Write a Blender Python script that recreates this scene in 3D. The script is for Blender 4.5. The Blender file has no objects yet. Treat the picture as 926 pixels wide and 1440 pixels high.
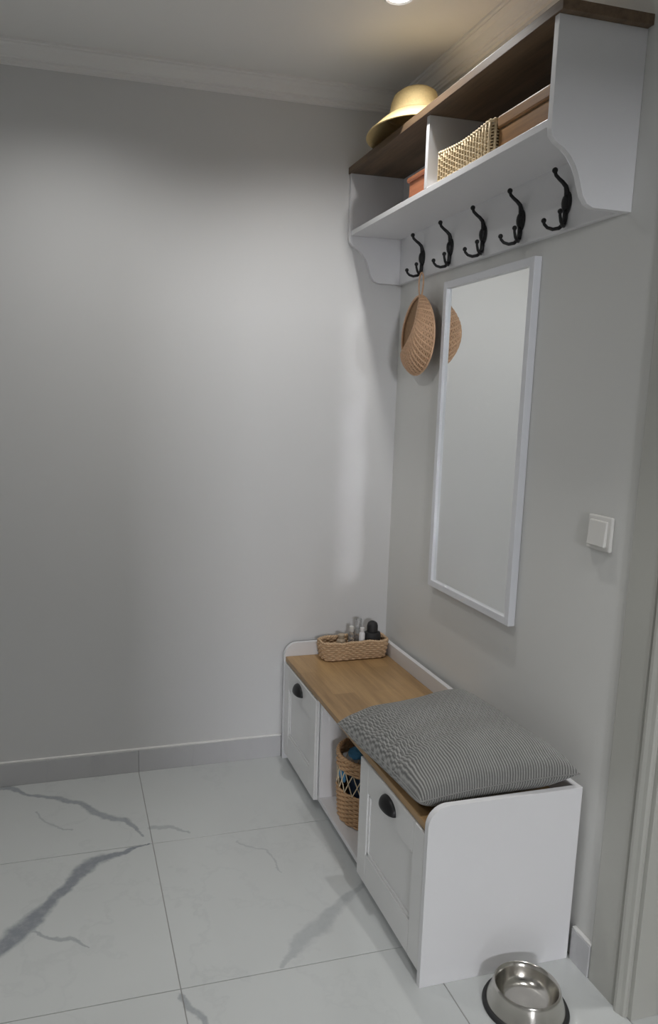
import bpy, bmesh, math, random
from mathutils import Vector, Matrix, noise
random.seed(7)
PI = math.pi
SC = bpy.context.scene
COL = SC.collection

# ------------------------------------------------------------------ camera
CAM = bpy.data.cameras.new('camera')
cam = bpy.data.objects.new('camera', CAM); COL.objects.link(cam)
yaw, pitch, roll, FPX = 0.278821, -0.175093, 0.020377, 1070.1
fwd = Vector((math.sin(yaw)*math.cos(pitch), math.cos(yaw)*math.cos(pitch), math.sin(pitch)))
rgt = Vector((math.cos(yaw), -math.sin(yaw), 0)); upv = rgt.cross(fwd)
r2 = rgt*math.cos(roll)+upv*math.sin(roll); u2 = upv*math.cos(roll)-rgt*math.sin(roll)
mw = Matrix((r2, u2, -fwd)).transposed().to_4x4()
mw.translation = Vector((-1.1696, -2.6220, 1.3489))
cam.matrix_world = mw
CAM.sensor_fit = 'VERTICAL'; CAM.sensor_height = 36.0; CAM.sensor_width = 36.0
CAM.lens = FPX*36/1440
CAM.shift_x = 63.52/1440; CAM.shift_y = 28.71/1440
CAM.clip_start = 0.02
SC.camera = cam

# ------------------------------------------------------------------ world, lamps, exposure
W = bpy.data.worlds.new('world'); SC.world = W; W.use_nodes = True
W.node_tree.nodes['Background'].inputs[0].default_value = (0.8, 0.85, 0.9, 1)
W.node_tree.nodes['Background'].inputs[1].default_value = 0.05
SC.view_settings.view_transform = 'Standard'; SC.view_settings.look = 'None'
SC.view_settings.exposure = -0.14; SC.view_settings.gamma = 1.0
SC.view_settings.use_curve_mapping = False
SC.cycles.max_bounces = 10; SC.cycles.diffuse_bounces = 5
SC.cycles.use_denoising = True
SC.cycles.use_guiding = True          # light thrown back by the mirror on to the wall
SC.cycles.sample_clamp_indirect = 0
SC.cycles.blur_glossy = 0
CEIL = 2.372
LAMPS = [  # x, y, watts, colour
    (-0.315, -0.615, 23.5, (1.0, 0.982, 0.955), 146),
    (-1.14, -0.56, 16.5, (1.0, 0.99, 0.975), 146),
    (-0.40, -2.20, 48, (1.0, 0.99, 0.98), 92),
    (-2.05, -2.30, 38, (1.0, 0.99, 0.98), 112),  # added lamp out of view, put in to lift the ambient light
]
NEXT_ROOM_LIGHT = ((-1.98, -9.0, 2.15), 155, (0.70, 0.66), (0.95, 0.96, 1.0))   # unseen light of the next room, shining through the added rear doorway

# ------------------------------------------------------------------ node helpers
def new_mat(name):
    m = bpy.data.materials.new(name); m.use_nodes = True
    nt = m.node_tree; b = nt.nodes['Principled BSDF']
    return m, nt, b
def N(nt, t, **kw):
    n = nt.nodes.new(t)
    for k, v in kw.items(): setattr(n, k, v)
    return n
def L(nt, a, b): nt.links.new(a, b)
def setin(n, i, v): n.inputs[i].default_value = v
def math_n(nt, op, a, b=None, clamp=False):
    n = N(nt, 'ShaderNodeMath', operation=op, use_clamp=clamp)
    for i, v in enumerate((a, b)):
        if v is None: continue
        if hasattr(v, 'links'): L(nt, v, n.inputs[i])
        else: n.inputs[i].default_value = v
    return n.outputs[0]
def mixc(nt, f, a, b):
    n = N(nt, 'ShaderNodeMix', data_type='RGBA')
    for s, v in ((n.inputs[0], f), (n.inputs[6], a), (n.inputs[7], b)):
        if hasattr(v, 'links'): L(nt, v, s)
        elif isinstance(v, (int, float)): s.default_value = v
        else: s.default_value = (*v, 1) if len(v) == 3 else v
    return n.outputs[2]
def coords(nt, scale=(1, 1, 1), kind='Object'):
    tc = N(nt, 'ShaderNodeTexCoord'); mp = N(nt, 'ShaderNodeMapping')
    setin(mp, 'Scale', scale); L(nt, tc.outputs[kind], mp.inputs[0]); return mp.outputs[0]
def ntex(nt, vec, scale, detail=3, rough=0.5):
    n = N(nt, 'ShaderNodeTexNoise'); L(nt, vec, n.inputs['Vector'])
    setin(n, 'Scale', scale); setin(n, 'Detail', detail); setin(n, 'Roughness', rough); return n.outputs[0]
def bump(nt, b, h, strength, dist=0.002):
    n = N(nt, 'ShaderNodeBump'); setin(n, 'Strength', strength); setin(n, 'Distance', dist)
    L(nt, h, n.inputs['Height']); L(nt, n.outputs[0], b.inputs['Normal'])
def plain(name, col, rough=0.5, metal=0.0, nscale=60, var=0.06, bmp=0.0, bdist=0.001):
    m, nt, b = new_mat(name)
    v = coords(nt); t = ntex(nt, v, nscale)
    c2 = tuple(max(0, c*(1-var)) for c in col); c1 = tuple(min(1, c*(1+var)) for c in col)
    L(nt, mixc(nt, t, c2, c1), b.inputs['Base Color'])
    setin(b, 'Roughness', rough); setin(b, 'Metallic', metal)
    if bmp: bump(nt, b, t, bmp, bdist)
    return m
def wood(name, dark, light, axis='Y', rough=0.45, stave=0.0):
    m, nt, b = new_mat(name)
    sc = {'Y': (22, 1.6, 22), 'X': (1.6, 22, 22)}[axis]
    v = coords(nt, sc); g = ntex(nt, v, 1.0, 6, 0.65)
    v2 = coords(nt, tuple(s*5 for s in sc)); g2 = ntex(nt, v2, 1.0, 4, 0.7)
    mixv = math_n(nt, 'ADD', math_n(nt, 'MULTIPLY', g, 0.65), math_n(nt, 'MULTIPLY', g2, 0.35))
    rp = N(nt, 'ShaderNodeMapRange'); L(nt, mixv, rp.inputs[0]); setin(rp, 1, 0.34); setin(rp, 2, 0.66)
    f = rp.outputs[0]
    if stave:
        br = N(nt, 'ShaderNodeTexBrick'); vv = coords(nt, (1, 1, 1))
        sw = N(nt, 'ShaderNodeMapping'); setin(sw, 'Rotation', (0, 0, PI/2)); L(nt, vv, sw.inputs[0])
        L(nt, sw.outputs[0], br.inputs['Vector']); setin(br, 'Scale', 1.0)
        setin(br, 'Brick Width', 0.42); setin(br, 'Row Height', 0.072); setin(br, 'Mortar Size', 0.0006)
        setin(br, 'Color1', (0, 0, 0, 1)); setin(br, 'Color2', (1, 1, 1, 1)); setin(br, 'Mortar', (0.3, .3, .3, 1))
        f = math_n(nt, 'ADD', math_n(nt, 'MULTIPLY', f, 1-stave), math_n(nt, 'MULTIPLY', br.outputs[0], stave))
    L(nt, mixc(nt, f, dark, light), b.inputs['Base Color'])
    setin(b, 'Roughness', rough); bump(nt, b, g2, 0.12, 0.001)
    return m

# ------------------------------------------------------------------ materials
M = {}
def wallpaint(name, col):
    m, nt, b = new_mat(name)
    v = coords(nt, kind='Object')
    t = ntex(nt, v, 260, 2); t2 = ntex(nt, v, 2.2, 3)
    L(nt, mixc(nt, t2, tuple(c*0.97 for c in col), tuple(c*1.02 for c in col)), b.inputs['Base Color'])
    setin(b, 'Roughness', 0.72); bump(nt, b, t, 0.04, 0.0004); return m
M['wall'] = wallpaint('wall_paint', (0.66, 0.66, 0.66))
M['wall_r'] = wallpaint('wall_paint_greige', (0.68, 0.68, 0.66))
M['ceiling'] = wallpaint('ceiling_paint', (0.82, 0.815, 0.80))
M['white'] = plain('white_laminate', (0.76, 0.76, 0.775), 0.38, nscale=8, var=0.012)
M['white_door'] = plain('white_door_film', (0.74, 0.74, 0.735), 0.32, nscale=8, var=0.012)
M['cream'] = plain('door_paint', (0.46, 0.46, 0.425), 0.4, nscale=8, var=0.02)
M['frame'] = plain('mirror_frame_white', (0.72, 0.73, 0.76), 0.35, nscale=20, var=0.02)
M['plastic'] = plain('switch_plastic', (0.72, 0.71, 0.68), 0.3, nscale=20, var=0.01)
M['oak'] = wood('oak_seat', (0.235, 0.14, 0.062), (0.54, 0.345, 0.162), 'Y', 0.42, stave=0.35)
M['walnut'] = wood('brown_shelf_top', (0.085, 0.053, 0.031), (0.20, 0.132, 0.077), 'Y', 0.5)
M['chest'] = wood('chest_wood', (0.13, 0.056, 0.012), (0.30, 0.14, 0.032), 'Y', 0.5)
M['redwood'] = wood('red_wood', (0.30, 0.10, 0.045), (0.50, 0.20, 0.10), 'Y', 0.5)
M['black'] = plain('black_iron', (0.014, 0.014, 0.015), 0.42, 0.3, nscale=200, var=0.3, bmp=0.1)
M['rubber'] = plain('black_rubber', (0.02, 0.02, 0.021), 0.6)
M['straw'] = plain('straw', (0.60, 0.46, 0.225), 0.7, nscale=180, var=0.18, bmp=0.5)
M['wicker'] = plain('wicker_honey', (0.56, 0.35, 0.19), 0.6, nscale=120, var=0.25, bmp=0.3)
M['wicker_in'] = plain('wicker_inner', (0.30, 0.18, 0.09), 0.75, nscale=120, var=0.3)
M['seagrass'] = plain('seagrass', (0.60, 0.42, 0.26), 0.7, nscale=90, var=0.3, bmp=0.5)
M['maize'] = plain('pale_maize_leaf', (0.66, 0.52, 0.32), 0.7, nscale=90, var=0.3, bmp=0.4)
M['maize_in'] = plain('maize_shaded', (0.16, 0.10, 0.05), 0.8, nscale=90, var=0.3)  # dark maize tone; shade of the gaps between strands put into the colour
M['pale_cane'] = plain('pale_cane', (0.72, 0.60, 0.42), 0.6, nscale=90, var=0.2)
M['cane'] = plain('hanging_cane', (0.66, 0.42, 0.26), 0.55, nscale=120, var=0.22, bmp=0.3)
M['cane_in'] = plain('hanging_cane_inner', (0.36, 0.22, 0.12), 0.7, nscale=120, var=0.25)  # darker copy of the cane; shade inside the pouch put into the colour
M['blue'] = plain('sky_blue_cloth', (0.10, 0.34, 0.62), 0.8, nscale=150, var=0.2, bmp=0.4)
M['navy'] = plain('navy_cloth', (0.025, 0.05, 0.10), 0.85, nscale=150, var=0.3, bmp=0.4)
M['grout'] = plain('grout', (0.34, 0.33, 0.32), 0.9)
M['fitting'] = plain('white_lamp_trim', (0.8, 0.8, 0.8), 0.35)
M['tan'] = plain('tan_plastic', (0.45, 0.36, 0.26), 0.4)
m, nt, b = new_mat('mirror_glass'); setin(b, 'Metallic', 1.0); setin(b, 'Roughness', 0.012)
L(nt, mixc(nt, ntex(nt, coords(nt), 3), (0.86, 0.88, 0.87), (0.88, 0.90, 0.89)), b.inputs['Base Color']); M['mirror'] = m
m, nt, b = new_mat('brushed_steel'); setin(b, 'Metallic', 1.0); setin(b, 'Roughness', 0.2)
L(nt, mixc(nt, ntex(nt, coords(nt, (1, 1, 60)), 30), (0.52, 0.50, 0.46), (0.62, 0.60, 0.56)), b.inputs['Base Color']); M['steel'] = m
m, nt, b = new_mat('clear_bottle'); setin(b, 'Roughness', 0.08); setin(b, 'Transmission Weight', 0.85); setin(b, 'IOR', 1.3)
L(nt, mixc(nt, ntex(nt, coords(nt), 9), (0.80, 0.81, 0.82), (0.86, 0.87, 0.88)), b.inputs['Base Color']); M['clear'] = m
m, nt, b = new_mat('lamp_lens'); setin(b, 'Emission Color', (1, 0.97, 0.93, 1)); setin(b, 'Emission Strength', 14.0)
setin(b, 'Base Color', (0.9, 0.9, 0.9, 1)); M['lens'] = m

# marble: veins are drawn as wandering strokes at fixed floor positions, plus faint noise veins
VEINS = [
    ([(-1.60, 0.02), (-1.392, -0.03), (-1.283, -0.105), (-1.168, -0.182), (-1.08, -0.285), (-1.015, -0.325), (-0.975, -0.42)], [.006, .008, .010, .011, .017, .010, .004], 0.75),
    ([(-1.62, -1.12), (-1.364, -0.835), (-1.333, -0.79), (-1.267, -0.71), (-1.213, -0.635), (-1.133, -0.535), (-1.028, -0.492), (-0.962, -0.478)], [.016, .022, .022, .019, .017, .022, .006, .003], 1.0),
    ([(-0.945, -0.385), (-0.888, -0.399), (-0.828, -0.45)], [.010, .009, .004], 0.45),
    ([(-1.30, -0.785), (-1.247, -0.822), (-1.204, -0.846), (-1.153, -0.887)], [.003, .005, .008, .003], 0.6),
    ([(-0.706, -1.064), (-0.648, -1.009), (-0.575, -0.960), (-0.488, -0.881), (-0.36, -0.80)], [.006, .016, .026, .014, .008], 0.42),
    ([(-0.950, -1.097), (-0.931, -1.154), (-0.915, -1.22), (-0.86, -1.40)], [.009, .008, .006, .005], 0.7),
    ([(-1.30, -0.20), (-1.27, -0.26), (-1.20, -0.34)], [.003, .004, .003], 0.4),
    ([(-0.70, -0.52), (-0.62, -0.60), (-0.60, -0.72)], [.003, .003, .002], 0.35),
]
def marble(name, base, dark, veins=True, rough=0.16):
    m, nt, b = new_mat(name)
    geo = N(nt, 'ShaderNodeNewGeometry'); P = geo.outputs['Position']
    nz = N(nt, 'ShaderNodeTexNoise'); L(nt, P, nz.inputs['Vector']); setin(nz, 'Scale', 9.0); setin(nz, 'Detail', 5.0); setin(nz, 'Roughness', 0.6)
    off = N(nt, 'ShaderNodeVectorMath', operation='MULTIPLY_ADD'); L(nt, nz.outputs['Color'], off.inputs[0])
    off.inputs[1].default_value = (0.07, 0.07, 0); off.inputs[2].default_value = (-0.035, -0.035, 0)
    ad = N(nt, 'ShaderNodeVectorMath', operation='ADD'); L(nt, P, ad.inputs[0]); L(nt, off.outputs[0], ad.inputs[1])
    Q = N(nt, 'ShaderNodeVectorMath', operation='MULTIPLY'); L(nt, ad.outputs[0], Q.inputs[0]); Q.inputs[1].default_value = (1, 1, 0)
    Q = Q.outputs[0]
    tot = None
    if veins:
        for pts, ws, amt in VEINS:
            dmin = None
            for (a, c, wa, wc) in zip(pts, pts[1:], ws, ws[1:]):
                A = Vector((*a, 0)); D = Vector((*c, 0))-A; l2 = D.length_squared
                s = N(nt, 'ShaderNodeVectorMath', operation='SUBTRACT'); L(nt, Q, s.inputs[0]); s.inputs[1].default_value = A
                d = N(nt, 'ShaderNodeVectorMath', operation='DOT_PRODUCT'); L(nt, s.outputs[0], d.inputs[0]); d.inputs[1].default_value = D/l2
                t = math_n(nt, 'ADD', d.outputs['Value'], 0.0, clamp=True)
                sc = N(nt, 'ShaderNodeVectorMath', operation='SCALE'); sc.inputs[0].default_value = D; L(nt, t, sc.inputs['Scale'])
                di = N(nt, 'ShaderNodeVectorMath', operation='DISTANCE'); L(nt, s.outputs[0], di.inputs[0]); L(nt, sc.outputs[0], di.inputs[1])
                w = math_n(nt, 'MULTIPLY_ADD', t, wc-wa); w.node.inputs[2].default_value = wa
                q = math_n(nt, 'DIVIDE', di.outputs['Value'], w)
                dmin = q if dmin is None else math_n(nt, 'MINIMUM', dmin, q)
            mr = N(nt, 'ShaderNodeMapRange', interpolation_type='SMOOTHSTEP'); L(nt, dmin, mr.inputs[0])
            setin(mr, 1, 0.55); setin(mr, 2, 1.6); setin(mr, 3, amt); setin(mr, 4, 0.0)
            tot = mr.outputs[0] if tot is None else math_n(nt, 'MAXIMUM', tot, mr.outputs[0])
    # faint wandering veins and clouds
    n1 = ntex(nt, Q, 1.7, 6, 0.6)
    ab = math_n(nt, 'ABSOLUTE', math_n(nt, 'SUBTRACT', n1, 0.5))
    mr = N(nt, 'ShaderNodeMapRange'); L(nt, ab, mr.inputs[0]); setin(mr, 1, 0.0); setin(mr, 2, 0.012); setin(mr, 3, 0.16); setin(mr, 4, 0.0)
    faint = math_n(nt, 'MULTIPLY', mr.outputs[0], ntex(nt, P, 3.0, 2))
    f = math_n(nt, 'MAXIMUM', tot, faint) if tot is not None else faint
    mott = math_n(nt, 'MULTIPLY', f, math_n(nt, 'ADD', math_n(nt, 'MULTIPLY', ntex(nt, P, 40, 4, 0.7), 0.8), 0.55))
    cloud = mixc(nt, ntex(nt, P, 2.5, 4), tuple(c*0.95 for c in base), tuple(min(1, c*1.04) for c in base))
    L(nt, mixc(nt, mott, cloud, dark), b.inputs['Base Color'])
    setin(b, 'Roughness', rough); return m
M['marble'] = marble('marble_tile', (0.585, 0.605, 0.60), (0.26, 0.28, 0.305))
M['marble_skirt'] = marble('marble_skirting', (0.53, 0.53, 0.54), (0.32, 0.33, 0.36), veins=False, rough=0.25)

# cushion cloth: corduroy ribs with a checked weave
m, nt, b = new_mat('grey_ribbed_cushion')
uv = N(nt, 'ShaderNodeUVMap'); sep = N(nt, 'ShaderNodeSeparateXYZ'); L(nt, uv.outputs[0], sep.inputs[0])
U, V = sep.outputs[0], sep.outputs[1]
NR = 62
jx = math_n(nt, 'MULTIPLY', math_n(nt, 'SUBTRACT', ntex(nt, uv.outputs[0], 6.0, 3), 0.5), 0.012)
uu = math_n(nt, 'ADD', U, jx)
mk = math_n(nt, 'MULTIPLY', math_n(nt, 'SUBTRACT', 0.88, V), 5.0, clamp=True)
chk = math_n(nt, 'MULTIPLY', math_n(nt, 'SIGN', math_n(nt, 'MULTIPLY', math_n(nt, 'SINE', math_n(nt, 'MULTIPLY', V, 2*PI*16)), math_n(nt, 'SINE', math_n(nt, 'MULTIPLY', uu, 2*PI*NR/4)))), math_n(nt, 'MULTIPLY', mk, 1.1))
rib = math_n(nt, 'SINE', math_n(nt, 'ADD', math_n(nt, 'MULTIPLY', uu, 2*PI*NR), chk))
rib01 = math_n(nt, 'MULTIPLY_ADD', rib, 0.5); rib01.node.inputs[2].default_value = 0.5
fz = ntex(nt, uv.outputs[0], 160, 3)
f = math_n(nt, 'MULTIPLY', rib01, math_n(nt, 'ADD', fz, 0.45), clamp=True)
L(nt, mixc(nt, f, (0.115, 0.115, 0.11), (0.36, 0.36, 0.345)), b.inputs['Base Color'])
setin(b, 'Roughness', 0.9); setin(b, 'Sheen Weight', 0.25)
bump(nt, b, rib01, 0.8, 0.0025); M['cushion'] = m

# ------------------------------------------------------------------ mesh helpers
def finish(name, bm, mat, parent=None, smooth=False, loc=None):
    bmesh.ops.recalc_face_normals(bm, faces=bm.faces[:])
    me = bpy.data.meshes.new(name); bm.to_mesh(me); bm.free()
    if mat is not None: me.materials.append(M[mat] if isinstance(mat, str) else mat)
    if smooth:
        for p in me.polygons: p.use_smooth = True
    return link(name, me, parent, loc)
def link(name, me, parent=None, loc=None):
    o = bpy.data.objects.new(name, me); COL.objects.link(o)
    if loc is not None: o.location = loc
    if parent is not None:
        o.parent = parent
        if loc is None:      # the mesh is given in world coordinates
            o.location = -world_loc(parent)
    return o
def world_loc(o):
    v = Vector(o.location)
    while o.parent is not None:
        o = o.parent; v = v+Vector(o.location)
    return v
def tag(o, label=None, cat=None, group=None, kind=None):
    if label: o['label'] = label
    if cat: o['category'] = cat
    if group: o['group'] = group
    if kind: o['kind'] = kind
    return o
def thing(name, loc, label, cat, group=None):
    o = bpy.data.objects.new(name, None); COL.objects.link(o); o.location = loc
    o.empty_display_size = 0.05
    return tag(o, label, cat, group)
def box(bm, x0, x1, y0, y1, z0, z1, bev=0.0, seg=2):
    t = bmesh.new()
    vs = [t.verts.new((x, y, z)) for x in (x0, x1) for y in (y0, y1) for z in (z0, z1)]
    for f in ((0, 1, 3, 2), (4, 6, 7, 5), (0, 4, 5, 1), (2, 3, 7, 6), (0, 2, 6, 4), (1, 5, 7, 3)): t.faces.new([vs[i] for i in f])
    if bev: bmesh.ops.bevel(t, geom=t.edges[:], offset=bev, segments=seg, profile=0.5, affect='EDGES')
    merge(bm, t); return bm
def merge(bm, t):
    mp = {}
    for v in t.verts: mp[v] = bm.verts.new(v.co)
    for f in t.faces:
        try: bm.faces.new([mp[v] for v in f.verts])
        except ValueError: pass
    t.free()
def nbox(name, mat, parent, x0, x1, y0, y1, z0, z1, bev=0.0015, seg=2):
    return finish(name, box(bmesh.new(), x0, x1, y0, y1, z0, z1, bev, seg), mat, parent)
def prism(name, mat, parent, prof, axis, a0, a1, bev=0.0, smooth=False):
    """prof: 2D outline; axis 'y': (x,z) swept a0..a1 along y; 'x': (y,z) swept along x; 'z': (x,y) swept along z"""
    bm = bmesh.new()
    def P(p, a): return {'y': (p[0], a, p[1]), 'x': (a, p[0], p[1]), 'z': (p[0], p[1], a)}[axis]
    A = [bm.verts.new(P(p, a0)) for p in prof]; B = [bm.verts.new(P(p, a1)) for p in prof]
    n = len(prof)
    fa = bm.faces.new(A); fb = bm.faces.new(B[::-1])
    for i in range(n): bm.faces.new((A[i], B[i], B[(i+1) % n], A[(i+1) % n]))
    if bev:
        bmesh.ops.bevel(bm, geom=list(fa.edges)+list(fb.edges), offset=bev, segments=2, profile=0.5, affect='EDGES')
    return finish(name, bm, mat, parent, smooth)
def tube(bm, pts, rad, sides=6, closed=False, cap=True):
    pts = [Vector(p) for p in pts]; n = len(pts)
    rs = rad if isinstance(rad, (list, tuple)) else [rad]*n
    rings = []; prev = None
    for i, p in enumerate(pts):
        a = pts[(i-1) % n] if (closed or i > 0) else p
        c = pts[(i+1) % n] if (closed or i < n-1) else p
        t = (c-a).normalized() if (c-a).length > 1e-9 else Vector((0, 0, 1))
        if prev is None:
            h = Vector((0, 0, 1)) if abs(t.z) < 0.9 else Vector((1, 0, 0)); nx = t.cross(h).normalized()
        else:
            nx = prev-t*prev.dot(t)
            nx = nx.normalized() if nx.length > 1e-6 else t.orthogonal().normalized()
        prev = nx; ny = t.cross(nx)
        rings.append([bm.verts.new(p+(nx*math.cos(2*PI*k/sides)+ny*math.sin(2*PI*k/sides))*rs[i]) for k in range(sides)])
    m_ = n if closed else n-1
    for i in range(m_):
        A, B = rings[i], rings[(i+1) % n]
        for k in range(sides): bm.faces.new((A[k], A[(k+1) % sides], B[(k+1) % sides], B[k]))
    if cap and not closed:
        bm.faces.new(rings[0][::-1]); bm.faces.new(rings[-1])
    return bm
def ball(bm, c, r, sx=1, sy=1, sz=1, seg=12, rings=8):
    c = Vector(c)
    t = bmesh.new(); bmesh.ops.create_uvsphere(t, u_segments=seg, v_segments=rings, radius=r)
    for v in t.verts: v.co = Vector((v.co.x*sx, v.co.y*sy, v.co.z*sz))+c
    merge(bm, t)
def lathe(bm, prof, cx, cy, seg=48, fx=1.0, fy=1.0):
    rings = []
    for r, z in prof:
        if r < 1e-6: rings.append([bm.verts.new((cx, cy, z))])
        else: rings.append([bm.verts.new((cx+r*fx*math.cos(2*PI*k/seg), cy+r*fy*math.sin(2*PI*k/seg), z)) for k in range(seg)])
    for A, B in zip(rings, rings[1:]):
        if len(A) == 1 and len(B) == 1: continue
        for k in range(seg):
            k2 = (k+1) % seg
            if len(A) == 1: bm.faces.new((A[0], B[k], B[k2]))
            elif len(B) == 1: bm.faces.new((A[k], B[0], A[k2]))
            else: bm.faces.new((A[k], B[k], B[k2], A[k2]))
    return bm
def smooth_by_angle(o, ang=0.6):
    for p in o.data.polygons: p.use_smooth = True
    try: o.data.set_sharp_from_angle(angle=ang)
    except Exception: pass
    return o
def rrect(cx, cy, hx, hy, r, n=10):
    """closed rounded-rectangle outline as a function of t in 0..1, evenly spaced by length"""
    pts = []
    for (sx, sy, a0) in ((1, 1, 0), (-1, 1, PI/2), (-1, -1, PI), (1, -1, 1.5*PI)):
        for k in range(n+1):
            a = a0+PI/2*k/n
            pts.append(Vector((cx+sx*(hx-r)+r*math.cos(a), cy+sy*(hy-r)+r*math.sin(a), 0)))
    pts.append(pts[0].copy()); s = [0]
    for a, c in zip(pts, pts[1:]): s.append(s[-1]+(c-a).length)
    def f(t):
        d = (t % 1.0)*s[-1]
        for i in range(len(s)-1):
            if d <= s[i+1]:
                k = (d-s[i])/max(1e-9, s[i+1]-s[i]); return pts[i].lerp(pts[i+1], k)
        return pts[-1]
    return f
def weave_rows(bm, outline, zs, stakes, rad, amp, nseg, flare=lambda z: 1.0, cxy=(0, 0), zadd=lambda t: 0.0, sides=5):
    C = Vector((*cxy, 0))
    base = [outline(i/nseg) for i in range(nseg)]
    for k, z in enumerate(zs):
        pts = []
        for i in range(nseg):
            t = i/nseg; p = C+(base[i]-C)*flare(z)
            tn = (base[(i+1) % nseg]-base[i-1]).normalized(); nn = Vector((tn.y, -tn.x, 0))
            o = amp*math.sin(PI*stakes*t+(k % 2)*PI)
            pts.append((p.x+nn.x*o, p.y+nn.y*o, z+zadd(t)*(k/max(1, len(zs)-1))))
        tube(bm, pts, rad, sides, closed=True)
    return bm
def basket_shell(bm, outline, z0, z1, nseg, flare, cxy, inset=0.004, zadd=lambda t: 0.0):
    C = Vector((*cxy, 0)); rings = []
    for q in range(5):
        z = z0+(z1-z0)*q/4; row = []
        for i in range(nseg):
            p = outline(i/nseg); d = (p-C); p2 = C+d*flare(z)*(1-inset/d.length)
            row.append(bm.verts.new((p2.x, p2.y, z+zadd(i/nseg)*q/4)))
        rings.append(row)
    for A, B in zip(rings, rings[1:]):
        for k in range(nseg): bm.faces.new((A[k], A[(k+1) % nseg], B[(k+1) % nseg], B[k]))
    bm.faces.new(rings[0][::-1]); return bm
def stakes_mesh(bm, outline, z0, z1, n, rad, flare, cxy, zadd=lambda t: 0.0):
    C = Vector((*cxy, 0))
    for i in range(n):
        t = (i+0.5)/n; p = outline(t); pts = []
        for q in range(5):
            z = z0+(z1-z0)*q/4; p2 = C+(p-C)*flare(z); pts.append((p2.x, p2.y, z+zadd(t)*q/4))
        tube(bm, pts, rad, 5)
    return bm

# ------------------------------------------------------------------ the setting
XL, YR, TH = -2.80, -3.35, 0.12
XL2, YR2 = -2.6, -5.6
def structure(o): o['kind'] = 'structure'; return o
# floor: slab + tiles
floor = structure(nbox('floor', 'grout', None, XL-TH, 0.25, YR2, TH, -0.06, -0.002, 0))
XS = [0.0, -0.3524, -0.9524, -1.5524, -2.1524, -2.7524, XL]
YS = [0.0, -0.4761, -1.0761, -1.6761, -2.2761, -2.8761, YR]
tile_mesh = {}
g = 0.0011
for i in range(len(XS)-1):
    for j in range(len(YS)-1):
        x1, x0, y1, y0 = XS[i], XS[i+1], YS[j], YS[j+1]
        key = (round(x1-x0, 3), round(y1-y0, 3))
        cx, cy = (x0+x1)/2, (y0+y1)/2
        if key not in tile_mesh:
            o = finish('floor_tile', box(bmesh.new(), -key[0]/2+g, key[0]/2-g, -key[1]/2+g, key[1]/2-g, -0.01, 0.0, 0.0006, 1), 'marble', floor, loc=(cx, cy, 0))
            tile_mesh[key] = o.data
        else: link('floor_tile', tile_mesh[key], floor, (cx, cy, 0))
for cx in (0.125,):   # door threshold strip under the side door
    nbox('floor_tile', 'marble', floor, 0.001, 0.25, -2.32, -1.40, -0.01, 0.0, 0.0006, 1)
nbox('floor_tile', 'marble', floor, XL, 0.0, YR2, YR-g, -0.01, 0.0, 0.0006, 1)
ceiling = structure(nbox('ceiling', 'ceiling', None, XL-TH, TH, YR-TH, TH, CEIL, CEIL+0.1, 0))
structure(nbox('wall_back', 'wall', None, XL-TH, TH, 0.0, TH, 0, CEIL, 0))
structure(nbox('wall_left', 'wall', None, XL-TH, XL, YR-TH, 0.0, 0, CEIL, 0))
YD0, YD1, DH = -1.407, -2.30, 2.05
bm = bmesh.new()
box(bm, 0, TH, YD0, 0, 0, CEIL); box(bm, 0, TH, YD1, YD0, DH, CEIL); box(bm, 0, TH, YR-TH, YD1, 0, CEIL)
structure(finish('wall_right', bm, 'wall_r', None))
bm = bmesh.new()     # unseen rear wall; doorway added, its edges shaped to shade back wall and rack
RX0, RX1, RH = -1.235, -0.30, 1.97
box(bm, XL, RX0, YR-TH, YR, 0, CEIL); box(bm, RX1, 0, YR-TH, YR, 0, CEIL); box(bm, RX0, RX1, YR-TH, YR, RH, CEIL)
structure(finish('wall_rear', bm, 'wall', None))
# skirting of cut tile with a painted lip on top
def skirting(name, runs, axis):
    root = None
    for (a0, a1) in runs:
        if axis == 'x': bb = (a0+0.0006, a1-0.0006, -0.012, 0.0, 0.0, 0.083)
        else: bb = (-0.012, 0.0, a0+0.0006, a1-0.0006, 0.0, 0.083)
        if root is None:
            lo, hi = min(r[0] for r in runs), max(r[1] for r in runs)
            root = structure(finish(name, box(bmesh.new(), *((lo, hi, -0.010, 0.0) if axis == 'x' else (-0.010, 0.0, lo, hi)), 0.083, 0.0885, 0.0015), 'ceiling', None))
            root['label'] = 'marble tile skirting with a painted plaster lip'
        nbox('skirting_tile', 'marble_skirt', root, *bb, 0.0012, 1)
skirting('baseboard_back', [(XL, -2.7524), (-2.7524, -2.1524), (-2.1524, -1.5524), (-1.5524, -0.9524), (-0.9524, -0.4165)], 'x')
skirting('baseboard_right', [(-1.284, -1.2145)], 'y')
# cornice
prof = [(0, CEIL), (-0.052, CEIL), (-0.052, CEIL-0.007), (-0.046, CEIL-0.009), (-0.046, CEIL-0.013), (-0.040, CEIL-0.017),
        (-0.032, CEIL-0.020), (-0.026, CEIL-0.027), (-0.021, CEIL-0.035), (-0.019, CEIL-0.040), (-0.013, CEIL-0.042), (-0.013, CEIL-0.048),
        (-0.008, CEIL-0.050), (-0.008, CEIL-0.057), (0, CEIL-0.059)]
o = structure(prism('trim_1', 'ceiling', None, [(p[0], p[1]) for p in prof], 'x', XL, 0.0))    # along the back wall (y,z)
o['label'] = 'moulded plaster cornice along the back wall'
o = structure(prism('trim_2', 'ceiling', None, [(p[0], p[1]) for p in prof], 'y', YR, 0.0))
o['label'] = 'moulded plaster cornice along the wall above the shelf'
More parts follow.
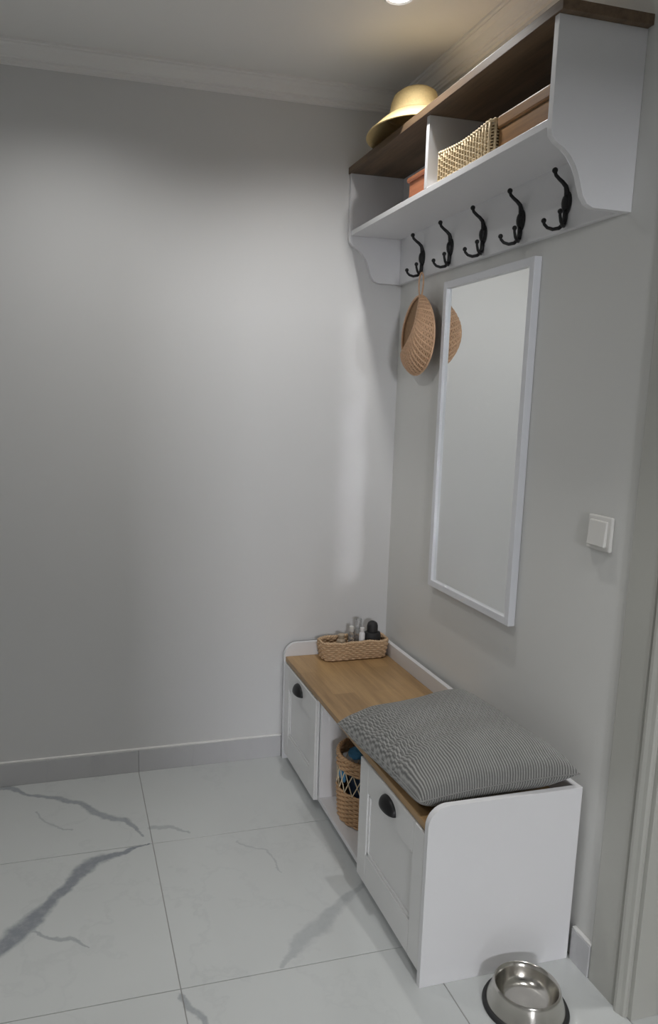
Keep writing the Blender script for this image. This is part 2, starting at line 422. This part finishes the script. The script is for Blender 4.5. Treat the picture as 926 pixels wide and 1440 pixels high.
# side door: casing, jamb and leaf
cas = [(0.0, -1.284), (-0.008, -1.284), (-0.010, -1.288), (-0.010, -1.366), (-0.0065, -1.370), (-0.0065, -1.374), (-0.013, -1.377), (-0.016, -1.382), (-0.016, -1.388), (-0.012, -1.396), (-0.010, -1.404), (-0.006, -1.407), (0, -1.407)]
o = structure(prism('trim_3', 'cream', None, cas, 'z', 0.0, DH+0.13)); o['label'] = 'cream door casing with a beaded inner edge beside the light switch'
cas2 = [(x, YD0+YD1-y) for x, y in cas]
o = structure(prism('trim_4', 'cream', None, cas2, 'z', 0.0, DH+0.13)); o['label'] = 'cream door casing on the far side of the side door'
o = structure(prism('trim_5', 'cream', None, [(x, DH-1.407-y) for x, y in cas], 'y', YD1, YD0)); o['label'] = 'cream door casing above the side door'
bm = bmesh.new()
box(bm, 0.0, TH, YD0-0.012, YD0, 0, DH, 0.001); box(bm, 0.0, TH, YD1, YD1+0.012, 0, DH, 0.001); box(bm, 0, TH, YD1, YD0, DH-0.012, DH, 0.001)
o = structure(finish('trim_6', bm, 'cream', None)); o['label'] = 'cream door jamb lining'
door = structure(nbox('door_1', 'cream', None, 0.075, 0.11, YD1+0.014, YD0-0.014, 0.006, DH-0.015, 0.002))
for z0, z1 in ((0.25, 0.95), (1.1, 1.9)):
    bm = bmesh.new(); box(bm, 0.069, 0.0752, YD1+0.16, YD0-0.16, z0, z1, 0.004); finish('door_panel', bm, 'cream', door)

# ------------------------------------------------------------------ ceiling lamps
LNAMES = ['round recessed ceiling spotlight beside the hat shelf', 'round recessed ceiling spotlight over the bare floor by the back wall',
          'round recessed ceiling spotlight near the side door', 'added unseen fill spotlight near the rear wall, away from the side door']
for (x, y, wt, colr, cone), lab in zip(LAMPS, LNAMES):
    t = thing('ceiling_spotlight', (x, y, CEIL), lab, 'ceiling light', 'recessed spotlights in the ceiling')
    bm = bmesh.new(); lathe(bm, [(0.030, CEIL-0.0005), (0.045, CEIL-0.0005), (0.043, CEIL-0.005), (0.036, CEIL-0.007), (0.030, CEIL-0.004)], x, y, 40)
    smooth_by_angle(finish('trim_ring', bm, 'fitting', t))
    bm = bmesh.new(); lathe(bm, [(0.0, CEIL-0.0035), (0.0302, CEIL-0.003)], x, y, 32)
    finish('lens', bm, 'lens', t)
    ld = bpy.data.lights.new('spot', 'SPOT'); ld.energy = wt; ld.color = colr; ld.spot_size = math.radians(cone); ld.spot_blend = 0.8 if cone > 140 else 0.6
    ld.shadow_soft_size = 0.022
    lo = bpy.data.objects.new('spot_light', ld); COL.objects.link(lo); lo.parent = t; lo.location = (0, 0, -0.012)
ld = bpy.data.lights.new('next_room_light', 'AREA'); ld.shape = 'RECTANGLE'; ld.size, ld.size_y = NEXT_ROOM_LIGHT[2]
ld.energy = NEXT_ROOM_LIGHT[1]; ld.color = NEXT_ROOM_LIGHT[3]
lo = bpy.data.objects.new('next_room_light', ld); COL.objects.link(lo); lo.location = NEXT_ROOM_LIGHT[0]; lo.rotation_euler = (PI/2-0.12, 0, -0.184)

# ------------------------------------------------------------------ hall bench
BX, BL, BH = -0.416, -1.2135, 0.455
bench = thing('hall_bench', (-0.21, -0.61, 0), 'white hall shoe bench with oak seat, two panelled doors and an open niche', 'bench')
def side_prof(r=0.05):
    p = [(-0.0165, 0.0), (-0.0165, BH)]
    for k in range(11):
        a = PI/2+PI/2*k/10
        p.append((BX+r+r*math.cos(a), BH-r+r*math.sin(a)))
    p += [(BX, 0.0)]; return p
prism('side_panel', 'white', bench, side_prof(), 'y', -0.0165, -0.0325, 0.0012)
prism('side_panel', 'white', bench, side_prof(), 'y', BL+0.016, BL, 0.0012)
nbox('back_panel', 'white', bench, -0.0325, -0.0165, BL+0.016, -0.0325, 0.03, BH)
seat = nbox('seat', 'oak', bench, -0.4115, -0.033, BL+0.0165, -0.033, 0.386, 0.405, 0.002); seat['label'] = 'honey oak seat board'
ND0, ND1 = -0.405, -0.800       # niche
nbox('divider', 'white', bench, -0.399, -0.033, ND0-0.016, ND0, 0.046, 0.386)
nbox('divider', 'white', bench, -0.399, -0.033, ND1, ND1+0.016, 0.046, 0.386)
nbox('bottom_board', 'white', bench, -0.399, -0.033, BL+0.0165, -0.033, 0.030, 0.046)
for q in (-0.15, -0.61, -1.08): nbox('foot', 'white', bench, -0.33, -0.06, q-0.02, q+0.02, 0.0, 0.030)
def bench_door(ya, yb):     # ya > yb
    z0, z1, st = 0.031, 0.382, 0.058
    cy = (ya+yb)/2
    d = nbox('door', 'white_door', bench, -0.4065, -0.3995, yb, ya, z0, z1, 0.0008)
    for (p, q) in ((yb, yb+st), (ya-st, ya)):
        nbox('stile', 'white_door', d, -0.4145, -0.4064, p, q, z0, z1, 0.0022)
    for (p, q) in ((z0, z0+0.088), (z1-0.082, z1)):
        nbox('rail', 'white_door', d, -0.4142, -0.4064, yb+st+0.0006, ya-st-0.0006, p, q, 0.0022)
    # bead round the sunk panel
    bm = bmesh.new(); a, c, e, f_ = yb+st+0.001, ya-st-0.001, z0+0.0885, z1-0.0825
    for (p, q, r_, s) in ((a, a+0.009, e, f_), (c-0.009, c, e, f_), (a, c, e, e+0.009), (a, c, f_-0.009, f_)):
        box(bm, -0.4105, -0.4064, p, q, r_, s, 0.0018)
    finish('panel_bead', bm, 'white_door', d)
    # cup pull
    bm = bmesh.new(); W2, H2, D2 = 0.043, 0.033, 0.021; zc = 0.334
    nu, nv = 18, 8
    for sc in (1.0, 0.90):
        rows = []
        for i in range(nu+1):
            al = PI*i/nu; s = math.sin(al)**0.8 if 0 < i < nu else 0.0
            rows.append([bm.verts.new((-0.4143-D2*s*math.sin(PI/2*j/nv)*sc, cy+W2*math.cos(al)*sc, zc+H2*s*math.cos(PI/2*j/nv)*sc)) for j in range(nv+1)])
        for A, B in zip(rows, rows[1:]):
            for j in range(nv):
                try: bm.faces.new((A[j], B[j], B[j+1], A[j+1]))
                except ValueError: pass
        if sc == 1.0: outer = rows
        else:
            for A, B, C_, D_ in zip(outer, outer[1:], rows, rows[1:]):
                bm.faces.new((A[nv], B[nv], D_[nv], C_[nv]))
    bmesh.ops.remove_doubles(bm, verts=bm.verts[:], dist=1e-5)
    h = finish('handle', bm, 'black', d, True); h['label'] = 'black half-round cup pull'
bench_door(-0.0345, ND0+0.001); bench_door(ND1-0.001, BL+0.0175)

# ------------------------------------------------------------------ cushion
def cushion():
    FF, NF, NB, FB = Vector((-0.462, -0.735, .452)), Vector((-0.426, -1.188, .458)), Vector((-0.036, -1.222, .496)), Vector((-0.046, -0.690, .478))
    n = 84; bm = bmesh.new(); uvl = bm.loops.layers.uv.new('UVMap')
    top, bot = [], []
    def base(u, v):
        # pull the sides in so that the corners stand out a little
        pin = 0.030
        uu = u+(0.5-u)*pin*2*math.sin(PI*v)**0.8*(abs(u-0.5)*2)**2
        vv = v+(0.5-v)*pin*2*math.sin(PI*u)**0.8*(abs(v-0.5)*2)**2
        return FF.lerp(FB, uu).lerp(NF.lerp(NB, uu), vv)
    def rnd(e, w): 
        k = min(1.0, e/w); return math.sqrt(max(0.0, 1-(1-k)**2))
    for i in range(n+1):
        rt, rb = [], []
        for j in range(n+1):
            # rows crowd towards the seams so that the rounded sides stay smooth
            u, v = 0.5-0.5*math.cos(PI*i/n), 0.5-0.5*math.cos(PI*j/n)
            p = base(u, v)
            ru, rv = rnd(min(u, 1-u), 0.20), rnd(u_ if (u_ := (1-v)) < 0.5 else v, 0.17 if v > 0.5 else 0.28)
            side = ru*rv
            dome = (max(0, 1-(2*u-1)**2)*max(0, 1-(2*v-1)**2))**0.6
            e1 = min(u, 1-u, v, 1-v)
            wr = 0.011*noise.noise(Vector((u*4.5, v*4.5, 1.3)))*min(1, e1*8)
            wr += 0.009*math.sin(v*34+3*noise.noise(Vector((u*3, v*3, 7))))*math.exp(-u*6)*min(1, u*14)
            wr += 0.0035*math.sin(u*22+2*noise.noise(Vector((u*4, v*2, 3))))*math.exp(-(1-v)*7)*min(1, (1-v)*14)
            t = p+Vector((0, 0, 0.042*side+0.048*dome+wr))
            # the sewn sides bulge a little past the seam
            bul = 0.010*math.sin(PI*min(1, e1/0.06)) if e1 < 0.06 else 0
            t += Vector(((u-0.5)*bul*0.6, (0.5-v)*bul, 0))
            lim = 0.4585 if (p.y < -1.190 or p.x > -0.036) else 0.4065
            bz = max(lim, p.z-0.045*side-0.02*dome)
            rt.append(bm.verts.new(t)); rb.append(bm.verts.new((p.x, p.y, min(bz, t.z))) if 0 < i < n and 0 < j < n else rt[-1])
        top.append(rt); bot.append(rb)
    for i in range(n):
        for j in range(n):
            for G, flip in ((top, False), (bot, True)):
                vs = [(i, j), (i+1, j), (i+1, j+1), (i, j+1)]
                if flip: vs = vs[::-1]
                try: f = bm.faces.new([G[a][c] for a, c in vs])
                except ValueError: continue
                for lp, (a, c) in zip(f.loops, vs): lp[uvl].uv = (0.5-0.5*math.cos(PI*a/n), 0.5-0.5*math.cos(PI*c/n))
    t = thing('cushion', (-0.24, -0.95, 0.406), 'large grey ribbed square cushion lying on the oak bench seat', 'cushion')
    finish('cushion_cover', bm, 'cushion', t, True)
    # piped seam
    pts = []
    for i in range(n): pts.append(base(i/n, 0))
    for i in range(n): pts.append(base(1, i/n))
    for i in range(n): pts.append(base(1-i/n, 1))
    for i in range(n): pts.append(base(0, 1-i/n))
    bm = bmesh.new(); tube(bm, pts, 0.0018, 6, closed=True); finish('seam_piping', bm, 'cushion', t, True)
cushion()

# ------------------------------------------------------------------ wicker tray on the seat and its contents
Z0 = 0.4055
tray = thing('wicker_tray', (-0.16, -0.083, Z0), 'low oblong seagrass tray basket on the oak seat in the corner', 'basket')
c = (-0.168, -0.085); ol = rrect(*c, 0.127, 0.044, 0.030)
fl = lambda z: 0.93+0.085*min(1, max(0, (z-Z0)/0.05))
wav = lambda t: 0.0015*math.sin(2*PI*t*9)+0.0015*math.sin(2*PI*t*4+1)
bm = weave_rows(bmesh.new(), ol, [Z0+0.006+0.0075*k for k in range(8)], 46, 0.0046, 0.0022, 184, fl, c, wav); finish('weave', bm, 'seagrass', tray, True)
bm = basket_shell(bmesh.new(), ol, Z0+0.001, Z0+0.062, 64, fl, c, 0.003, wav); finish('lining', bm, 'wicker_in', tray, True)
bm = bmesh.new()      # plaited rim: two strands twisting round each other
for ph in (0, PI):
    pts = []
    for i in range(240):
        t = i/240; p = ol(t); p = Vector((*c, 0))+(p-Vector((*c, 0)))*1.015
        pts.append((p.x, p.y+0.0028*math.cos(2*PI*t*30+ph), Z0+0.066+wav(t)+0.0028*math.sin(2*PI*t*30+ph)))
    tube(bm, pts, 0.0042, 5, closed=True)
finish('rim', bm, 'seagrass', tray, True)
def bottle(name, label, cat, prof, x, y, mat, cap=None, capmat=None, z=Z0+0.002, fy=1.0):
    t = thing(name, (x, y, z), label, cat)
    bm = lathe(bmesh.new(), [(r, z+h) for r, h in prof], x, y, 24, 1.0, fy); smooth_by_angle(finish('body', bm, mat, t), 0.8)
    if cap:
        bm = lathe(bmesh.new(), [(r, z+h) for r, h in cap], x, y, 20); smooth_by_angle(finish('cap', bm, capmat, t), 0.8)
bottle('shoe_polish_bottle', 'squat black bottle with a tall domed cap in the seagrass tray', 'bottle', [(0, 0), (.028, 0), (.030, .003), (.033, .064), (.033, .076), (.030, .087), (.018, .090), (0, .090)], -0.092, -0.085, 'rubber',
       [(.018, .0895), (.0205, .091), (.0205, .112), (.017, .123), (.009, .129), (0, .130)], 'rubber', fy=0.8)
bottle('spray_bottle', 'clear plastic bottle with a grey cap behind the black bottle', 'bottle', [(0, 0), (.016, 0), (.0175, .003), (.0175, .090), (.012, .100), (0, .100)], -0.139, -0.066, 'clear',
       [(.011, .0995), (.0125, .101), (.0125, .132), (.010, .135), (0, .135)], 'clear')
bottle('lotion_tube', 'slim white tube standing in the seagrass tray', 'tube', [(0, 0), (.010, 0), (.011, .003), (.011, .090), (.008, .096), (0, .096)], -0.140, -0.103, 'white',
       [(.0075, .0955), (.008, .097), (.008, .112), (0, .113)], 'white')
bottle('perfume_bottle', 'slim grey bottle between the white tube and the tan bottle', 'bottle', [(0, 0), (.011, 0), (.012, .003), (.012, .085), (.007, .092), (0, .092)], -0.172, -0.078, 'clear',
       [(.0075, .0915), (.0085, .093), (.0085, .112), (0, .113)], 'plastic')
bottle('cream_bottle', 'short tan bottle with rounded cap in the seagrass tray', 'bottle', [(0, 0), (.015, 0), (.017, .003), (.017, .060), (.012, .068), (0, .068)], -0.212, -0.078, 'tan',
       [(.0115, .0675), (.0125, .069), (.0125, .082), (.008, .086), (0, .086)], 'tan')

# ------------------------------------------------------------------ round basket in the niche
cx, cy, R0, zb = -0.264, -0.556, 0.117, 0.0465
nb_ = thing('wicker_bin', (cx, cy, zb), 'tall round honey wicker basket with a lattice band in the bench niche', 'basket')
circ = lambda t: Vector((cx+R0*math.cos(2*PI*t), cy+R0*math.sin(2*PI*t), 0))
fl = lambda z: 0.93+0.07*min(1, (z-zb)/0.12)
bm = weave_rows(bmesh.new(), circ, [zb+0.005+0.0072*k for k in range(15)], 40, 0.0042, 0.0024, 160, fl, (cx, cy)); finish('lower_weave', bm, 'wicker', nb_, True)
bm = weave_rows(bmesh.new(), circ, [0.2235+0.0072*k for k in range(5)], 40, 0.0042, 0.0024, 160, fl, (cx, cy)); finish('upper_weave', bm, 'wicker', nb_, True)
bm = bmesh.new()
for ph in (0, PI):
    tube(bm, [(cx+(R0+0.003*math.cos(2*PI*t*26+ph))*math.cos(2*PI*t), cy+(R0+0.003*math.cos(2*PI*t*26+ph))*math.sin(2*PI*t), 0.260+0.003*math.sin(2*PI*t*26+ph)) for t in [i/208 for i in range(208)]], 0.0046, 5, closed=True)
finish('rim', bm, 'wicker', nb_, True)
bm = bmesh.new()
for i in range(22):
    for sg in (-1, 1):
        a0 = 2*PI*i/22; pts = []
        for q in range(6):
            a = a0+sg*q/5*2*PI/22; pts.append((cx+(R0+0.001*sg)*math.cos(a), cy+(R0+0.001*sg)*math.sin(a), 0.152+0.070*q/5))
        tube(bm, pts, 0.0018, 5)
finish('lattice', bm, 'pale_cane', nb_, True)
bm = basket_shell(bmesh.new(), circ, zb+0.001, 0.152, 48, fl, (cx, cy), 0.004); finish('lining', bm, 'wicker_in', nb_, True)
def crumple(name, mat, label, cat, c, r, sc, seed, amp=0.28):
    bm = bmesh.new(); bmesh.ops.create_icosphere(bm, subdivisions=4, radius=1.0)
    for v in bm.verts:
        d = v.co.normalized(); k = 1+amp*(noise.noise(d*2.1+Vector((seed, 0, 0)))+0.5*noise.noise(d*5+Vector((0, seed, 0))))
        v.co = Vector((d.x*sc[0], d.y*sc[1], d.z*sc[2]))*r*k
    return tag(finish(name, bm, mat, None, True, Vector(c)), label, cat)
crumple('dark_cloth', 'navy', 'crumpled dark navy cloth filling the round niche basket', 'cloth', (cx, cy, 0.135), 0.084, (0.98, 0.98, 0.92), 3.1, 0.12)
crumple('blue_cloth', 'blue', 'small sky blue rolled cloth on top of the navy cloth in the niche basket', 'cloth', (cx-0.042, cy+0.056, 0.2320), 0.022, (1.1, 1.3, 0.8), 8.4, 0.15)
crumple('blue_sock', 'blue', 'bright blue cloth showing through the lattice of the niche basket', 'cloth', (cx-0.099, cy+0.024, 0.182), 0.018, (0.35, 1.6, 1.1), 5.7, 0.15)

# ------------------------------------------------------------------ wall shelf with hooks
SY1 = -1.1735
rack = thing('wall_shelf', (-0.1, -0.59, 1.752), 'white wall shelf with brown wooden top and five black coat hooks', 'shelf')
sp = [(-0.0005, 2.107), (-0.21, 2.107), (-0.21, 1.897), (-0.2075, 1.884), (-0.197, 1.873), (-0.178, 1.863), (-0.160, 1.850), (-0.147, 1.834), (-0.138, 1.815),
      (-0.131, 1.795), (-0.123, 1.774), (-0.112, 1.760), (-0.096, 1.753), (-0.0005, 1.752)]
prism('side_panel', 'white', rack, sp, 'y', -0.002, -0.018, 0.001)
prism('side_panel', 'white', rack, sp, 'y', SY1+0.016, SY1, 0.001)
nbox('back_board', 'white', rack, -0.0165, -0.0005, SY1+0.0162, -0.0182, 1.7535, 2.1065)
nbox('shelf_board', 'white', rack, -0.2045, -0.0167, SY1+0.0162, -0.0182, 1.905, 1.921, 0.001)
nbox('divider', 'white', rack, -0.2045, -0.0167, -0.596, -0.580, 1.9212, 2.1065, 0.001)
o = nbox('top_board', 'walnut', rack, -0.215, -0.0005, SY1-0.016, -0.0015, 2.1072, 2.128, 0.0012); o['label'] = 'brown wood top board'
def hook_mesh():
    bm = bmesh.new()
    # oval plate with ridged middle; local: out of the wall is -x, z up, origin at plate centre on the board
    ball(bm, (-0.001, 0, 0.002), 0.017, 0.40, 1.0, 1.6, 18, 10)
    ball(bm, (-0.006, 0, 0.002), 0.012, 0.75, 0.85, 1.6, 16, 8)
    tube(bm, [(-0.003, 0, 0.018), (-0.005, 0, 0.030), (-0.008, 0, 0.039), (-0.017, 0, 0.047), (-0.028, 0, 0.054), (-0.037, 0, 0.061), (-0.040, 0, 0.068)],
         [.0072, .0062, .0054, .0048, .0044, .0042, .0042], 10)
    ball(bm, (-0.0405, 0, 0.071), 0.0068)
    tube(bm, [(-0.003, 0, -0.015), (-0.004, 0, -0.032), (-0.006, 0, -0.044), (-0.009, 0, -0.050)], [.0070, .0064, .0060, .0056], 10)
    for s, ex, ez in ((1, 1.18, -0.007), (-1, 0.85, 0.006)):
        tube(bm, [(-0.006, 0, -0.044), (-0.012*ex, s*0.006, -0.052+ez*.2), (-0.022*ex, s*0.013, -0.053+ez*.4), (-0.032*ex, s*0.018, -0.047+ez*.7), (-0.038*ex, s*0.021, -0.037+ez), (-0.039*ex, s*0.022, -0.032+ez)],
             [.0056, .0046, .0042, .0039, .0036, .0036], 10)
        ball(bm, (-0.039*ex, s*0.022, -0.029+ez), 0.0062)
    for z in (0.022, -0.018): ball(bm, (-0.005, 0, z), 0.004, 0.6, 1, 1, 10, 6)
    return bm
HY = [-0.203, -0.397, -0.592, -0.780, -0.970]
hm = None
for y in HY:
    lc = Vector((-0.0166, y, 1.812))-world_loc(rack)
    if hm is None:
        o = finish('hook', hook_mesh(), 'black', rack, True, lc); hm = o.data
    else: o = link('hook', hm, rack, lc)
    o['label'] = 'black double coat hook'

# things on the shelf -------------------------------------------------
# straw hat on top
hx, hy, hz = -0.132, -0.335, 2.1285
hat = thing('straw_hat', (hx, hy, hz), 'golden straw sun hat with wide brim resting on the brown shelf top', 'hat')
def hat_surf(inner):
    bm = bmesh.new(); seg = 64; off = 0.0025 if inner else 0.0
    prof = [(0.0, .140), (.03, .139), (.056, .134), (.076, .122), (.084, .104), (.088, .084), (.091, .072), (.096, .066)]
    brim = [(.106, .060), (.118, .052), (.132, .042), (.146, .031), (.160, .019), (.172, .009)]
    rings = []
    for (r, z) in prof+brim:
        row = []
        for k in range(seg):
            a = 2*PI*k/seg; w = max(0, (r-.10)/.075)
            # brim floats, lifted over the shelf edge and bent up at the wall
            rx = r*(0.80 if r < .10 else 0.80-0.02*w)
            zz = z+w*(0.004*math.sin(2*a+0.6)+0.006)
            row.append(bm.verts.new((hx+rx*math.cos(a), hy+r*math.sin(a), hz+zz-off)) if r > 0 else None)
        if r == 0: row = [bm.verts.new((hx, hy, hz+z-off))]
        rings.append(row)
    return bm, rings, seg
bm = bmesh.new()
def add_rings(bm, rings, seg):
    for A, B in zip(rings, rings[1:]):
        for k in range(seg):
            k2 = (k+1) % seg
            if len(A) == 1: bm.faces.new((A[0], B[k], B[k2]))
            else: bm.faces.new((A[k], B[k], B[k2], A[k2]))
b1, r1, sg_ = hat_surf(False); add_rings(b1, r1[:8], sg_)
edge_out = [v.co.copy() for v in r1[-1]]
crown = finish('crown', b1, 'straw', hat, True)
b2, r2_, sg_ = hat_surf(False); add_rings(b2, r2_[7:], sg_)
brim_o = finish('brim', b2, 'straw', hat, True)
for o_ in (crown, brim_o):
    bmc = bmesh.new(); bmc.from_mesh(o_.data)
    bmesh.ops.delete(bmc, geom=[v for v in bmc.verts if not v.link_faces], context='VERTS'); bmc.to_mesh(o_.data); bmc.free()
    md = o_.modifiers.new('thickness', 'SOLIDIFY'); md.thickness = 0.0022; md.offset = -1
bm = tube(bmesh.new(), edge_out, 0.0024, 6, closed=True); finish('brim_edge', bm, 'straw', hat, True)
# red-brown box in the first bay
rb = thing('trinket_box', (-0.12, -0.475, 1.9212), 'small red-brown wooden box with lid in the shelf bay beside the divider', 'box')
nbox('body', 'redwood', rb, -0.165, -0.075, -0.560, -0.395, 1.9222, 1.986, 0.003)
nbox('lid', 'redwood', rb, -0.171, -0.069, -0.566, -0.389, 1.9865, 2.000, 0.004, 3)
nbox('base_moulding', 'redwood', rb, -0.171, -0.069, -0.566, -0.389, 1.9212, 1.931, 0.003)
# pale wicker basket with dipped rim
bc = (-0.115, -0.770); ol2 = rrect(*bc, 0.078, 0.138, 0.018)
Zs = 1.9215
bk = thing('maize_basket', (*bc, Zs), 'pale woven oblong basket with a dipped rim on the shelf board', 'basket')
def dip(t):
    p = ol2(t); q = (p.y-bc[1])/0.138
    return 0.010*abs(q)**1.6-0.006
bm = weave_rows(bmesh.new(), ol2, [Zs+0.005+0.0066*k for k in range(10)], 60, 0.0019, 0.0030, 240, lambda z: 1.0, bc, dip); finish('weave', bm, 'maize', bk, True)
bm = stakes_mesh(bmesh.new(), ol2, Zs+0.001, Zs+0.07, 60, 0.0036, lambda z: 1.012, bc, dip); finish('stakes', bm, 'maize', bk, True)
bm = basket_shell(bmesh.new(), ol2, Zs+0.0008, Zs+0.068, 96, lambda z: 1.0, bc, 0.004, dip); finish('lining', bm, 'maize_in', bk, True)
bm = bmesh.new()
for ph in (0, PI):
    pts = []
    for i in range(260):
        t = i/260; p = ol2(t); pts.append((p.x+0.002*math.cos(2*PI*t*34+ph), p.y, Zs+0.073+dip(t)+0.0022*math.sin(2*PI*t*34+ph)))
    tube(bm, pts, 0.0036, 5, closed=True)
finish('rim', bm, 'maize', bk, True)
# wooden chest
ch = thing('wooden_chest', (-0.11, -1.03, 1.9215), 'brown wooden casket with flat lid at the end of the shelf board', 'box')
bm = bmesh.new(); box(bm, -0.180, -0.040, -1.148, -0.918, 1.9215, 1.973, 0.003); finish('body', bm, 'chest', ch)
nbox('lid', 'chest', ch, -0.1835, -0.0365, -1.1515, -0.9145, 1.9755, 2.003, 0.004, 3)
nbox('lid_seam', 'walnut', ch, -0.178, -0.042, -1.146, -0.920, 1.9725, 1.976, 0)

# ------------------------------------------------------------------ hanging woven pouch
pc = Vector((-0.022, -0.236, 1.555))
pouch = thing('wicker_pouch', (pc.x, pc.y, 1.43), 'round woven cane pouch hanging by a loop from the coat hook nearest the corner', 'basket')
def outl(a):      # outline in the wall plane: teardrop, pointed at the top
    s = math.sin(a); r = 0.121*(1+0.10*max(0, s)**6)
    return r*math.cos(a)*1.0, r*s*1.0
NA, NRG = 96, 18
def shell_pt(a, q, depth, px=0.0):
    ey, ez = outl(a); d = depth*math.sqrt(max(0, 1-q**2.2))
    return Vector((pc.x-px-d, pc.y+ey*q, pc.z+ez*q))
# mouth: the front half is open on the side towards the corner (+y) and above
def mouth(p):     # >0 : keep front
    return -((p.y-pc.y)*0.86+(p.z-pc.z)*0.10)+0.030-1.2*((p.z-pc.z)+0.01)**2*0
bm = bmesh.new(); rows = []
for i in range(NRG+1):
    q = i/NRG; rows.append([bm.verts.new(shell_pt(2*PI*k/NA, q, -0.012, 0.014)) for k in range(NA)] if i else [bm.verts.new(shell_pt(0, 0, -0.012, 0.014))])
for A, B in zip(rows, rows[1:]):
    for k in range(NA):
        k2 = (k+1) % NA
        bm.faces.new((A[0], B[k], B[k2]) if len(A) == 1 else (A[k], B[k], B[k2], A[k2]))
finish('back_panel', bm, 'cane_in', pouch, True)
# front bag: swept between the mouth rim and the outline. For parameter s along the bag (top -> bottom tip side)
bm = bmesh.new()
NS, NT = 40, 16
A0, A1 = PI*0.53, PI*0.53+PI*1.36      # outline arc that the front is sewn to, from top round the near side to the low far side
e0 = Vector((0, *outl(A0))); e1 = Vector((0, *outl(A1)))
def rimpt(s):      # rim of the mouth, bowed out from the wall and towards the near side
    p = e0.lerp(e1, s); bow = math.sin(PI*s)
    return Vector((pc.x-0.016-0.052*bow**0.9, pc.y+p.y-0.125*bow, pc.z+p.z-0.028*bow))
def bagpt(s, t):
    a = A0+(A1-A0)*s; ey, ez = outl(a); o_ = Vector((pc.x-0.016, pc.y+ey, pc.z+ez)); r_ = rimpt(s)
    p = o_.lerp(r_, t); bow = math.sin(PI*s)**0.7
    n_ = Vector((-0.42, math.cos((A0+A1)/2), math.sin((A0+A1)/2)))
    out = 4*t*(1-t)
    return p+Vector((-0.022, 0.010*math.cos(a), 0.010*math.sin(a)))*out*bow
grid = [[bm.verts.new(bagpt(i/NS, j/NT)) for j in range(NT+1)] for i in range(NS+1)]
for i in range(NS):
    for j in range(NT):
        try: bm.faces.new((grid[i][j], grid[i+1][j], grid[i+1][j+1], grid[i][j+1]))
        except ValueError: pass
bmesh.ops.remove_doubles(bm, verts=bm.verts[:], dist=1e-5)
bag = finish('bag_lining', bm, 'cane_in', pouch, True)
bm = bmesh.new()      # strands fanning from the outline to the rim
for i in range(1, 26):
    s = i/26
    tube(bm, [bagpt(s, j/10)+Vector((-0.0015, 0, 0)) for j in range(11)], 0.0034, 6)
for j in range(1, 20):
    t = j/20
    tube(bm, [bagpt(i/68, t)+Vector((-0.0015*math.cos(PI*i+j*PI)-0.001, 0, 0)) for i in range(69)], 0.0020, 5)
finish('weave', bm, 'cane', pouch, True)
bm = tube(bmesh.new(), [rimpt(i/40) for i in range(41)], 0.0042, 7); tube(bm, [Vector((pc.x-0.016, pc.y+outl(2*PI*i/80)[0], pc.z+outl(2*PI*i/80)[1])) for i in range(80)], 0.0042, 7, closed=True)
finish('rim', bm, 'cane', pouch, True)
tp = Vector((-0.035, -0.246, 1.680)); lp = []
for i in range(25):
    a = 2*PI*i/25
    lp.append((tp.x-0.004, tp.y+0.016*math.sin(a)*(1-0.25*math.cos(a)), tp.z+0.040-0.040*math.cos(a)))
bm = tube(bmesh.new(), lp, 0.0028, 6, closed=True); finish('hanging_loop', bm, 'cane', pouch, True)

# ------------------------------------------------------------------ mirror
my0, my1, mz0, mz1, fw = -0.860, -0.373, 0.744, 1.714, 0.021
mir = thing('wall_mirror', (0, (my0+my1)/2, mz0), 'tall rectangular mirror in a slim white frame on the wall', 'mirror')
for (a, c_, e, f_) in ((my0, my0+fw, mz0, mz1), (my1-fw, my1, mz0, mz1), (my0+fw, my1-fw, mz0, mz0+fw), (my0+fw, my1-fw, mz1-fw, mz1)):
    nbox('frame_bar', 'frame', mir, -0.022, -0.0005, a, c_, e, f_, 0.0012)
nbox('mirror_glass', 'mirror', mir, -0.0125, -0.009, my0+fw-0.004, my1-fw+0.004, mz0+fw-0.004, mz1-fw+0.004, 0)

# ------------------------------------------------------------------ light switch
sw = thing('light_switch', (0, -1.176, 1.02), 'square off-white rocker light switch on the wall beside the door casing', 'switch')
nbox('back_plate', 'plastic', sw, -0.010, -0.0003, -1.2165, -1.1365, 1.020, 1.100, 0.004, 3)
bm = box(bmesh.new(), -0.0165, -0.0095, -1.2060, -1.1470, 1.0305, 1.0895, 0.0025, 2)
for v in bm.verts:
    if v.co.x < -0.012: v.co.x += (v.co.z-1.06)*0.07
finish('rocker', bm, 'plastic', sw)

# ------------------------------------------------------------------ pet bowl
bx, by = -0.205, -1.322
bowl = thing('pet_bowl', (bx, by, 0), 'stainless steel pet bowl with black rubber base ring on the floor', 'bowl')
pr = [(.089, .006), (.087, .012), (.080, .030), (.0745, .050), (.0735, .0555), (.0715, .058), (.069, .0565), (.066, .046), (.061, .030), (.053, .017), (.042, .012), (.0, .0115)]
smooth_by_angle(finish('steel_dish', lathe(bmesh.new(), pr, bx, by, 72), 'steel', bowl), 1.2)
pr = [(.080, .0), (.0945, .0), (.0955, .004), (.093, .010), (.0885, .0115), (.084, .009), (.080, .003), (.080, .0)]
smooth_by_angle(finish('rubber_ring', lathe(bmesh.new(), pr, bx, by, 72), 'rubber', bowl), 0.9)
